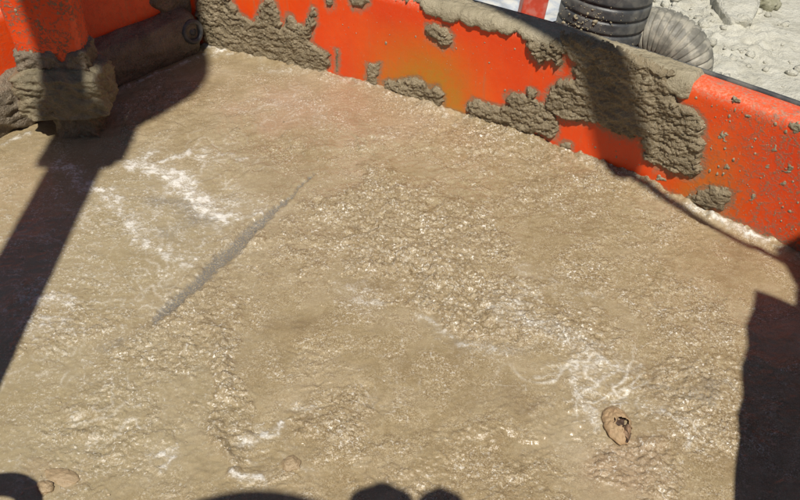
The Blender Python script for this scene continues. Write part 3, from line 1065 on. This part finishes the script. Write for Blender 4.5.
lev = []
for z in np.linspace(-.02, .168, 120):
    if z < .062:
        f = sstep(.046, .062, z)
        hx, hy = .046 + .044 * f, .040 + .022 * f
        cx = PX + .000 + .010 * (1 - f)
    else:
        hx, hy, cx = .090, .062, PX
    f2 = sstep(.150, .168, z)
    hx -= .026 * f2
    hy -= .014 * f2
    lev.append((z, float(cx), PY, float(hx), float(hy)))
for q in np.linspace(0, 1, 8)[1:]:
    lev.append((.168 + .006 * q, PX, PY, .064 - .03 * q, .048 - .03 * q))
foot = loft(lev, 220, M_MUDFOOT, 'mud_foot', tank, foot_disp, expo=6)
foot['label'] = 'layered block of drying mud caked around the post base'

pc, ps_ = [], []
for i in range(150):
    z_ = random.uniform(.2, .6)
    f = (z_ - .16) / .3
    r = min(.0035, .0007 * random.paretovariate(1.8))
    pc.append((PX + random.uniform(-1, 1) * .062, PY - .035 - .003 * f + .0004, z_))
    ps_.append((r, r * .5, r * random.uniform(.8, 2.0)))
spp = scatter('mud_splatter', np.array(pc), np.array(ps_), np.zeros(len(pc)), M_MUDPALE)
spp.parent = post
spp['kind'] = 'stuff'

# ragged mud collar round the lower post
nth = 200
th = np.linspace(0, 2 * math.pi, nth + 1)
zc = np.linspace(.155, .26, 60)
TH, ZC = np.meshgrid(th, zc, indexing='ij')
c_, s_ = np.cos(TH), np.sin(TH)
rr = (np.abs(c_) ** 9 + np.abs(s_) ** 9) ** (-1 / 9)
topz = .208 + .007 * fbm(c_ * 3.5, s_ * 3.5, 701, 3) - .030 * np.exp(-((TH - 5.05) / .17) ** 2)
mk = sstep(0, .008, topz - ZC)
f = (ZC - .16) / .3
off_ = .009 * mk * (.75 + .5 * fbm(c_ * 6, s_ * 6 + ZC * 70, 703, 3)) - .002 * (mk <= .001)
P = np.stack([PX + .004 * f + (.066 + .011 * f + off_) * c_ * rr, PY + (.035 + .003 * f + off_) * s_ * rr, ZC], -1)
kv = mk > .001
local(link('mud_collar', grid_mesh('mud_collar', P, kv[:-1, :-1] | kv[1:, 1:], None, M_MUDDARK, flip=True)), tank)

# ------------------------------------------------------------------ ground outside
GZ_ = -0.45
gxv = np.concatenate([np.linspace(-8, -1.2, 20), np.linspace(-1.15, 2.6, 420), np.linspace(2.7, 8, 20)])
gyv = np.concatenate([np.linspace(-4, 0.9, 20), np.linspace(0.95, 4.2, 360), np.linspace(4.3, 12, 20)])
GX, GY = np.meshgrid(gxv, gyv, indexing='ij')
gm = fbm(GX * 3, GY * 3, 801, 5)
gd1, gd2 = voronoi(GX * 9, GY * 11, 803)
rg = fbm(GX * 14, GY * 14, 805, 4)
rm = sstep(0.1, .7, fbm(GX * 1.6, GY * 1.6, 809, 2) + .6 * np.exp(-((GX - 1.1) / .45) ** 2 - ((GY - 2.85) / .4) ** 2))
GH = .012 * gm + .016 * rm * (rg + .5 * (1 - gd1)) + .003 * rg + .0015 * fbm(GX * 60, GY * 60, 807, 3)
GH = GH + .06 * np.exp(-((GX - .75) / .3) ** 2 - ((GY - 2.5) / .3) ** 2)
flat = sstep(1.15, 1.35, GY)
GH = GH * flat
ground = link('ground', grid_mesh('ground', np.stack([GX, GY, GZ_ + GH], -1), None, None, M_GROUND, flip=False))
tag(ground, 'pale dry clay ground outside the tank', kind='structure')


def ground_z(x, y):
    i = int(np.argmin(np.abs(gxv - x)))
    j = int(np.argmin(np.abs(gyv - y)))
    return GZ_ + float(GH[i, j])


def clod(name, c, size, mat, seed, label, cat, group=None, flat_=.5, sub=4, sharp=.28):
    bm = bmesh.new()
    bmesh.ops.create_icosphere(bm, subdivisions=sub, radius=1)
    for v in bm.verts:
        p = v.co
        k = 1 + sharp * float(perlin(p.x * 1.7 + seed, p.y * 1.7 + p.z, seed)) + sharp * .5 * float(perlin(p.x * 4 + seed, p.y * 4 + p.z * 3, seed + 3))
        v.co = Vector((p.x * k * size[0], p.y * k * size[1], p.z * k * size[2]))
    o = bm_obj(name, bm, mat, None, True)
    o.location = c
    o.rotation_euler = (0, 0, seed * 1.3)
    return tag(o, label, cat, group)


# cracked plate of clay and its crumbs
bm = bmesh.new()
outline = [px_ground(u, v, GZ_ + .03) for u, v in [(708, -14), (716, 4), (724, 16), (733, 22), (746, 26), (752, 22), (758, 10), (756, -14)]]
bot = [bm.verts.new((p[0], p[1] + .012, GZ_ - .03)) for p in outline]
top = [bm.verts.new((p[0], p[1], GZ_ + .045 + .01 * math.sin(i * 2.1))) for i, p in enumerate(outline)]
k = len(outline)
for i in range(k):
    bm.faces.new((bot[i], bot[(i + 1) % k], top[(i + 1) % k], top[i]))
bm.faces.new(top)
bmesh.ops.triangulate(bm, faces=bm.faces[:])
bmesh.ops.subdivide_edges(bm, edges=bm.edges[:], cuts=4, use_grid_fill=True)
for v in bm.verts:
    a = float(fbm(np.array(v.co.x * 22), np.array(v.co.y * 22 + v.co.z * 15), 831, 3))
    v.co += Vector((.010 * a, .008 * a, .008 * a))
tag(bm_obj('clay_plate', bm, M_GROUND, None, True), 'cracked pale clay plate lying on the ground behind the tank', 'clay')
for i, (u, v, sx, lab) in enumerate([(766, 6, .055, 'dark damp clod beside the cracked clay plate'), (741, 27, .035, 'pale crumb broken off the lower edge of the clay plate'),
                                     (704, 24, .025, 'small crumb between the ribbed grey hose and clay plate')]):
    p = px_ground(u, v, GZ_)
    clod('clay_clod', (p[0], p[1], ground_z(p[0], p[1]) + sx * .35), (sx, sx * .9, sx * .7), M_CLAYDARK if i == 0 else M_GROUND, 5 + i * 3, lab, 'clod')


cx_ = rng.uniform(.3, 2.2, 1500)
cy_ = rng.uniform(2.2, 3.6, 1500)
wgt = np.exp(-((cx_ - 1.05) / .35) ** 2 - ((cy_ - 2.9) / .4) ** 2) + .10
sel = rng.random(1500) < wgt
cx_, cy_ = cx_[sel], cy_[sel]
cr = np.minimum(.020, .0045 * (1 + rng.pareto(1.5, len(cx_))))
cz_ = np.array([ground_z(a, b_) for a, b_ in zip(cx_, cy_)]) + cr * .25
crumbs = scatter('clay_crumbs', np.stack([cx_, cy_, cz_], -1), np.stack([cr * 1.3, cr, cr * .7], -1), rng.random(len(cr)) * 6, M_GROUND)
tag(crumbs, 'loose pale clay crumbs scattered on the ground behind the tank', 'crumbs', kind='stuff')

# ------------------------------------------------------------------ corrugated hoses
def corrugated(name, pts, radius, pitch, depth, mat, label, npr=10, nseg=48, lean=0.0):
    pth = spline(pts, 400)
    L = np.concatenate([[0], np.cumsum(np.linalg.norm(np.diff(pth, axis=0), axis=1))])
    nr = int(L[-1] / pitch * npr)
    l2 = np.linspace(0, L[-1], nr)
    pth = np.stack([np.interp(l2, L, pth[:, i]) for i in range(3)], 1)
    ph = l2 / pitch
    prof_ = radius - depth * (np.abs(np.sin(math.pi * ph)) < .45) * (1 - np.abs(np.sin(math.pi * ph)) / .45)
    P = tube_grid(pth, prof_, nseg, lambda i, th: 1 + .012 * perlin(np.cos(th) * 2 + l2[i] * 9, np.sin(th) * 2, 5))
    o = link(name, grid_mesh(name, P, None, None, mat))
    return tag(o, label, 'hose')


# black duct rising behind the rim
hb = px_depth(600, 25, 2.02)
hr = 0.118
dirn = np.array([0.10, 0.06, 1.0])
hp = [hb + dirn * s for s in (-(hb[2] - GZ_) + .04, -.28, -.1, .1, .3, .55, .8)]
black_hose = corrugated('corrugated_hose', hp, hr, 0.036, 0.009, M_BLACK, 'thick black corrugated hose rising behind the tank rim beside the red post')
# mud spatter stuck to the black hose
hc_, hs_ = [], []
for i in range(260):
    a = math.radians(random.gauss(235, 22))
    hz = random.gauss(.02, .05)
    p = hb + dirn * hz
    rr_ = hr + .001
    hc_.append((p[0] + rr_ * math.cos(a), p[1] + rr_ * math.sin(a), p[2]))
    q = min(.0055, .0010 * random.paretovariate(1.6))
    hs_.append((q * random.uniform(.6, 1.6), q * .7, q * random.uniform(.5, 1.2)))
sp2 = scatter('mud_splatter', np.array(hc_), np.array(hs_), rng.random(len(hc_)) * 6, M_MUDPALE)
sp2.parent = black_hose
sp2['kind'] = 'stuff'
# dusty grey hose bending over
gc = px_depth(660, 66, 1.93)
arc = [(gc[0] - .10, gc[1] + .12, GZ_ + .06), (gc[0] - .095, gc[1] + .10, gc[2] - .10)]
for a in np.linspace(170, -20, 9):
    arc.append((gc[0] + .078 * math.cos(math.radians(a)), gc[1] + .06 - .05 * math.cos(math.radians(a)), gc[2] - .01 + .075 * math.sin(math.radians(a))))
arc += [(gc[0] + .10, gc[1] + .01, gc[2] - .15), (gc[0] + .12, gc[1] + .03, GZ_ + .06)]
corrugated('corrugated_hose', arc, .066, .0135, .0075, M_GREYHOSE, 'dusty grey ribbed hose bending over just behind the tank rim', 8, 40)

# faded red post behind the rim
rb = px_depth(538, 18, 1.88)
bm = bmesh.new()
add_box(bm, (rb[0], rb[1], (GZ_ + 1.0) / 2), (.062, .05, 1.0 - GZ_), Matrix.Rotation(math.radians(6), 3, 'Y'), .006)
rp = bm_obj('red_post', bm, M_RED)
tag(rp, 'faded red steel post behind the tank beside the black hose', 'post')
# crumpled blue-grey sheet on the ground behind the rim
sx_ = np.linspace(0, 1, 60)
SX, SY = np.meshgrid(sx_, sx_, indexing='ij')
c0 = px_ground(462, 4, GZ_)
edgef = .03 * fbm(SX * 3, SY * 3, 861, 3)
P = np.stack([c0[0] - .35 + .75 * SX + edgef, c0[1] - .25 + .8 * SY + edgef, GZ_ + .045 + .03 * fbm(SX * 4, SY * 4, 863, 4) + .03 * np.abs(perlin(SX * 3, SY * 5, 865))], -1)
sh = link('ground_sheet', grid_mesh('ground_sheet', P, None, None, M_TARP, flip=False))
so = sh.modifiers.new('thickness', 'SOLIDIFY')
so.thickness = .004
tag(sh, 'dusty blue grey sheet lying on the clay behind the mud covered rim', 'sheet')

# ------------------------------------------------------------------ things lying on the slurry
for i, (u, v, sx, sy, sz, lab) in enumerate([
        (291, 465, .0145, .0135, .007, 'flat tan pebble half sunk in smooth slurry beside white foam'),
        (61, 476, .026, .013, .005, 'long ochre clod half sunk in the slurry beside the foam streaks'),
        (46, 488, .012, .010, .006, 'small pale pebble beside the long ochre clod')]):
    p = px_ground(u, v)
    o = clod('pebble', (p[0], p[1], slurry_height(p[0], p[1]) + sz * .22), (sx, sy, sz), M_PEBBLE, 31 + i * 2, lab, 'pebble', sub=5, sharp=.20)
    o.rotation_euler = (0, 0, -.3 * i)

# torn brown shell of a dried leaf
lp = px_ground(617, 427)
lz = slurry_height(lp[0], lp[1])
leaf = empty('dry_leaf', (lp[0], lp[1], lz - .0025))
tag(leaf, 'curled brown dry leaf with torn dark hole lying on the slurry', 'leaf')
ua = np.linspace(-1, 1, 46)
va = np.linspace(-1, 1, 64)
UA, VA = np.meshgrid(ua, va, indexing='ij')
half = .0215 * np.sqrt(np.clip(1 - (VA * .97) ** 2, 0, 1)) * (1 + .10 * VA) + .0016 * fbm(UA * 2, VA * 3, 901, 3)
dome = .016 * np.sqrt(np.clip(1 - (UA * .98) ** 2, 0, 1)) * np.sqrt(np.clip(1 - (VA * .97) ** 2, 0, 1)) + .0018 * fbm(UA * 3, VA * 4, 903, 3)
lx = UA * half
ly_ = VA * .034
rot = math.radians(5)
P = np.stack([lx * math.cos(rot) - ly_ * math.sin(rot), lx * math.sin(rot) + ly_ * math.cos(rot), dome + .002], -1)
hole = np.hypot((UA - .25) / .62, (VA + .05) / .26) + .35 * fbm(UA * 4, VA * 5, 905, 3)
hole2 = np.hypot((UA - .62) / .62, (VA + .56) / .50) + .35 * fbm(UA * 4, VA * 5, 907, 3)
kv = (hole > .85) & (hole2 > .8)
lf = link('leaf_blade', grid_mesh('leaf_blade', P, kv[:-1, :-1] & kv[1:, 1:], None, M_LEAF, flip=False), leaf)
so = lf.modifiers.new('thickness', 'SOLIDIFY')
so.thickness = .0012
P2 = P.copy()
P2[..., 2] = P[..., 2] * .12 + .0012 + .0012 * fbm(UA * 5, VA * 5, 911, 3)
P2[..., :2] *= .92
link('hole_shade_sheet', grid_mesh('hole_shade_sheet', P2, None, None, M_HOLESHADE), leaf)  # dark sheet standing in for the shade inside the torn holes
# rolled torn flap at its lower right
fl = np.linspace(0, 1, 20)
FA, FB = np.meshgrid(fl, fl, indexing='ij')
a_ = FA * 3.6
Pf = np.stack([.004 + .013 * FB * math.cos(.9) + .0055 * np.cos(a_) * .8, -.024 + .020 * FB * math.sin(.9) - .004 * np.cos(a_), .004 + .006 * np.sin(a_) + .003 + .001 * fbm(FA * 3, FB * 3, 915, 3)], -1)
fo = link('torn_flap', grid_mesh('torn_flap', Pf, None, None, M_FLAP), leaf)
so = fo.modifiers.new('thickness', 'SOLIDIFY')
so.thickness = .001

Pg = Pf.copy()
Pg[..., 0] = Pf[..., 0] * .6 + .006
Pg[..., 1] = Pf[..., 1] * .9 + .004 - .004 * FB
Pg[..., 2] = Pf[..., 2] * 1.1 + .002
fo = link('torn_flap', grid_mesh('torn_flap', Pg, None, None, M_FLAP), leaf)
so = fo.modifiers.new('thickness', 'SOLIDIFY')
so.thickness = .001

# loose grit and small bubbles on the lumpy zones
ok = inside & (dw > .03) & (U > -40) & (U < 840) & (V < 520)
prob = np.where(ok, .05 + rough ** 1.5 + .6 * np.clip(foam, 0, .5), 0).ravel()
pick = rng.choice(prob.size, 6000, replace=False, p=prob / prob.sum())
r = np.minimum(.0020, .0005 * (1 + rng.pareto(3.0, len(pick))))
cen = np.stack([X.ravel()[pick], Y.ravel()[pick], Z.ravel()[pick] + r * .15], -1)
gr = scatter('grit', cen, np.stack([r * (1 + .7 * rng.random(len(r))), r, r * .75], -1), rng.random(len(r)) * 6.3, M_GRIT)
tag(gr, 'fine pale grit scattered over the lumpy slurry', 'grit', kind='stuff')

# ------------------------------------------------------------------ unseen mast added beside the tank for the shadow it throws on the slurry
MY = 0.20                                   # stands outside the near wall


def zs(y):                                  # height at which a point over y = MY shades ground at y
    return (y - MY) / KT


mast = empty('shadow_mast', (-0.69, MY, GZ_))
tag(mast, 'unseen tall steel mast with a wide head plate, added to throw shadows on the tank', 'mast')
bm = bmesh.new()
add_box(bm, (-0.686, MY, (GZ_ + 2.17) / 2), (.118, .10, 2.17 - GZ_), None, .006)
bm_obj('column', bm, M_RED, mast)
bm = bmesh.new()
add_box(bm, (-0.698, MY, 3.3), (.094, .08, 2.6), None, .006)
bm_obj('column', bm, M_RED, mast)
bm = bmesh.new()
add_box(bm, (-0.688, MY, 2.165), (.172, .112, .125), None, .02, 4)
bm_obj('shadow_collar', bm, M_STEEL, mast)  # added to widen the mast's shade in front of the foot
bm = bmesh.new()
add_box(bm, (-.612, MY - .02, 2.30), (.048, .05, .32), None, .004)
bm_obj('shadow_bracket', bm, M_STEEL, mast)  # added to close a lit gap in the mast's shade
bm = bmesh.new()
ol = [(-.655, zs(1.68)), (-.630, zs(1.68)), (-.624, zs(1.54)), (-.596, zs(1.575)), (-.588, zs(1.605)), (-.545, zs(1.65)), (-.500, zs(1.72)), (-.478, zs(1.77)), (-.472, zs(1.82)), (-.480, zs(1.88)), (-.495, zs(1.93)),
      (-.50, zs(2.6)), (-.74, zs(2.6)), (-.74, zs(1.7))]
fr = [bm.verts.new((x, MY - .0565, z)) for x, z in ol]
bk = [bm.verts.new((x, MY - .0765, z)) for x, z in ol]
bm.faces.new(fr)
bm.faces.new(bk[::-1])
for i in range(len(ol)):
    bm.faces.new((fr[i], bk[i], bk[(i + 1) % len(ol)], fr[(i + 1) % len(ol)]))
bm_obj('shadow_plate', bm, M_RED, mast)  # outline cut to the shade wanted round the shaft
bm = bmesh.new()
add_box(bm, (-0.690, MY, GZ_ + .012), (.26, .20, .024), None, .003)
bm_obj('base_plate', bm, M_STEEL, mast)
# unseen knuckled arm over the tank, bent to throw the shadow band on the wall
tipz, knz = 1.75, 2.15
tip = np.array([.465, 1.355 - KT * tipz, tipz])
kn = np.array([.372, 1.575 - KT * knz, knz])
top_ = np.array([-.66, MY + .02, 4.45])
P = tube_grid(np.array([tip + (kn - tip) * f for f in np.linspace(0, 1, 6)]), [.030] * 6, 20)
local(link('shadow_arm_tip', grid_mesh('shadow_arm_tip', P, None, None, M_RED)), mast)
P = tube_grid(np.array([kn + (top_ - kn) * f for f in np.linspace(-.01, 1, 8)]), [.034] * 8, 20)
local(link('shadow_arm', grid_mesh('shadow_arm', P, None, None, M_RED)), mast)
cab_top = np.array([.84, .26, 1.16])
cp = [tip + np.array([0, 0, .0])]
for (u, v), z in zip([(662, 197), (684, 209), (715, 227), (745, 243), (772, 254)], [1.62, 1.52, 1.42, 1.34, 1.27]):
    g = px_ground(u, v)
    cp.append(np.array([g[0], g[1] - KT * z, z]))
cp.append(cab_top)
P = tube_grid(spline(cp, 80), [.010] * 80, 12)
local(link('shadow_cable', grid_mesh('shadow_cable', P, None, None, M_BLACK)), mast)  # unseen cable, laid to throw the thin shadow line on the slurry

# unseen cabinet added on the right to shade the corner
CY = 0.24


def zc_(p):
    g = px_ground(*p)
    return g[0], (g[1] - CY) / KT


cab = empty('shadow_cabinet', (.8, CY, GZ_))
tag(cab, 'unseen grey steel cabinet added beside the tank to throw a shadow', 'cabinet')
ed = [(733, 520), (734, 470), (738, 440), (737, 415), (743, 395), (741, 365), (747, 345), (745, 325), (752, 310), (755, 289), (774, 296), (794, 305), (796, 285), (786, 268), (776, 247), (800, 236), (840, 225)]
ol = [(.45, GZ_ + .02)] + [zc_(p) for p in ed] + [(1.05, 1.95), (1.05, GZ_ + .02)]
bm = bmesh.new()
fr = [bm.verts.new((x, CY, z)) for x, z in ol]
bk = [bm.verts.new((x, CY - .02, z)) for x, z in ol]
bm.faces.new(fr)
bm.faces.new(bk[::-1])
for i in range(len(ol)):
    bm.faces.new((fr[i], bk[i], bk[(i + 1) % len(ol)], fr[(i + 1) % len(ol)]))
bm_obj('shadow_panel', bm, M_GREYPAINT, cab)  # edge shaped after the shadow it has to throw
bm = bmesh.new()
add_box(bm, (.80, CY - .15, .20), (.44, .256, 1.26), None, .01)
bm_obj('box', bm, M_GREYPAINT, cab)
bm = bmesh.new()
add_box(bm, (.76, CY - .15, GZ_ + .012), (.66, .30, .024), None, .003)
bm_obj('plinth', bm, M_STEEL, cab)

# unseen ring added on the near rim for its small shadow
bm = bmesh.new()
ring_c = np.array([-.556, NEAR_Y - .035, (.622 - NEAR_Y + .035) / KT - .066])
P = tube_grid(np.array([[ring_c[0] + .045 * math.cos(a), ring_c[1], ring_c[2] + .058 * math.sin(a)] for a in np.linspace(0, 2 * math.pi, 40)]), [.017] * 40, 14)
hk = empty('shadow_ring', (ring_c[0], ring_c[1], WALL_TOP))
tag(hk, 'unseen dark steel ring on a stem, added on the front rim to throw a shadow', 'ring')
local(link('ring', grid_mesh('ring', P, None, None, M_STEEL)), hk)
bm.free()
bm = bmesh.new()
add_box(bm, (ring_c[0], ring_c[1], (WALL_TOP + ring_c[2] - .05) / 2), (.03, .02, ring_c[2] - .05 - WALL_TOP), None, .003)
bm_obj('stem', bm, M_STEEL, hk)

# ------------------------------------------------------------------ the person taking the picture: only the shadow shows
joints = dict(pelvis=(-.20, -.46, .48), belly=(-.20, -.45, .68), chest=(-.20, -.42, .88), neck=(-.20, -.37, 1.04), head0=(-.20, -.31, 1.12), head1=(-.20, -.26, 1.20), head2=(-.20, -.262, 1.29),
              shl=(-.39, -.40, .97), ell=(-.43, -.26, .74), wrl=(-.10, -.10, 1.0), hal=(-.032, -.028, 1.062),
              shr=(-.01, -.40, .97), elr=(.14, -.28, .74), wrr=(.10, -.11, .98), har=(.052, -.030, 1.062),
              hil=(-.29, -.46, .42), knl=(-.31, -.42, 0.0), anl=(-.31, -.46, -.37), tol=(-.32, -.32, -.42),
              hir=(-.11, -.46, .42), knr=(-.09, -.42, 0.0), anr=(-.09, -.46, -.37), tor=(-.08, -.32, -.42))
edges = [('pelvis', 'belly'), ('belly', 'chest'), ('chest', 'neck'), ('neck', 'head0'), ('head0', 'head1'), ('head1', 'head2'), ('chest', 'shl'), ('shl', 'ell'), ('ell', 'wrl'), ('wrl', 'hal'),
         ('chest', 'shr'), ('shr', 'elr'), ('elr', 'wrr'), ('wrr', 'har'), ('pelvis', 'hil'), ('hil', 'knl'), ('knl', 'anl'), ('anl', 'tol'), ('pelvis', 'hir'), ('hir', 'knr'), ('knr', 'anr'), ('anr', 'tor')]
rads = dict(pelvis=.14, belly=.13, chest=.14, neck=.06, head0=.075, head1=.09, head2=.07, shl=.07, ell=.05, wrl=.032, hal=.046, shr=.07, elr=.05, wrr=.032, har=.034, hil=.10, knl=.065, anl=.05, tol=.035,
            hir=.10, knr=.065, anr=.05, tor=.035)
# two fingers of each hand over the top of the little camera
for s, sx in (('hal', -1), ('har', 1)):
    b0 = Vector(joints[s])
    tops = ((-.046, 1.060), (-.018, 1.062)) if sx < 0 else ((.044, 1.056), (.060, 1.054))
    for fi, (fx, fz) in enumerate(tops):
        kname, tname = s + 'k%d' % fi, s + 't%d' % fi
        joints[kname] = (fx, -.030, fz)
        joints[tname] = (fx + .003, -.006, fz - .006)
        edges += [(s, kname), (kname, tname)]
        rads[kname] = .011
        rads[tname] = .009
names = list(joints)
me = bpy.data.meshes.new('body')
me.from_pydata([joints[k_] for k_ in names], [(names.index(a), names.index(b_)) for a, b_ in edges], [])
me.materials.append(M_CLOTH)
person = empty('person', (-.20, -.44, GZ_))
tag(person, 'person in dark workwear and white hard hat holding a small camera', 'person')
body = link('body', me)
local(body, person)
sk = body.modifiers.new('skin', 'SKIN')
sk.use_smooth_shade = True
for i, k_ in enumerate(names):
    me.skin_vertices[0].data[i].radius = (rads[k_], rads[k_])
    me.skin_vertices[0].data[i].use_root = (k_ == 'pelvis')
sb = body.modifiers.new('sub', 'SUBSURF')
sb.levels = 1
sb.render_levels = 1
th = np.linspace(0, 2 * math.pi, 41)
hat = []
hc = np.array([-.198, -.258, 1.228])
for r, z in [(.150, 0), (.152, .006), (.132, .012), (.128, .04), (.115, .075), (.085, .105), (.045, .12), (.001, .124)]:
    hat.append(np.stack([hc[0] + r * 1.35 * np.cos(th), hc[1] + r * np.sin(th), hc[2] + z + 0 * th], -1))
local(link('hard_hat', grid_mesh('hard_hat', np.array(hat), None, None, M_HAT)), person)
for gx_, gz_, gr_ in ((-.026, 1.068, .048), (.056, 1.068, .034)):
    bm = bmesh.new()
    bmesh.ops.create_icosphere(bm, subdivisions=4, radius=1)
    for v in bm.verts:
        p = v.co
        kk = 1 + .07 * math.cos(p.x * 7.5) * max(0, p.z) + .05 * float(perlin(p.x * 3 + gx_ * 90, p.y * 3 + p.z, 41))
        v.co = Vector((gx_ + p.x * gr_ * kk, -.040 + p.y * .026 * kk, gz_ + p.z * gr_ * 1.25 * kk))
    bm_obj('hand_shadow_lump', bm, M_CLOTH, person, True)  # lump added over each hand to enlarge its shadow
bm = bmesh.new()
add_box(bm, (0.0, -.045, 1.0), (.095, .026, .058), None, .004)
cmo = bm_obj('compact_camera', bm, M_STEEL)
tag(cmo, 'small compact camera held in both hands of the person', 'camera')

# pieces that belong to a part of the tank hang under that part (every mesh is in world coordinates)
for o in list(tank.children):
    kind = o.name.split('.')[0]
    host = {'mud_crust': back, 'mud_spot': back, 'rim_mud': back, 'mud_splatter': back, 'hub': shaft, 'mud_collar': post, 'mud_foot': post}.get(kind)
    if host is not None:
        o.parent = host
        o.location = (0, 0, 0)
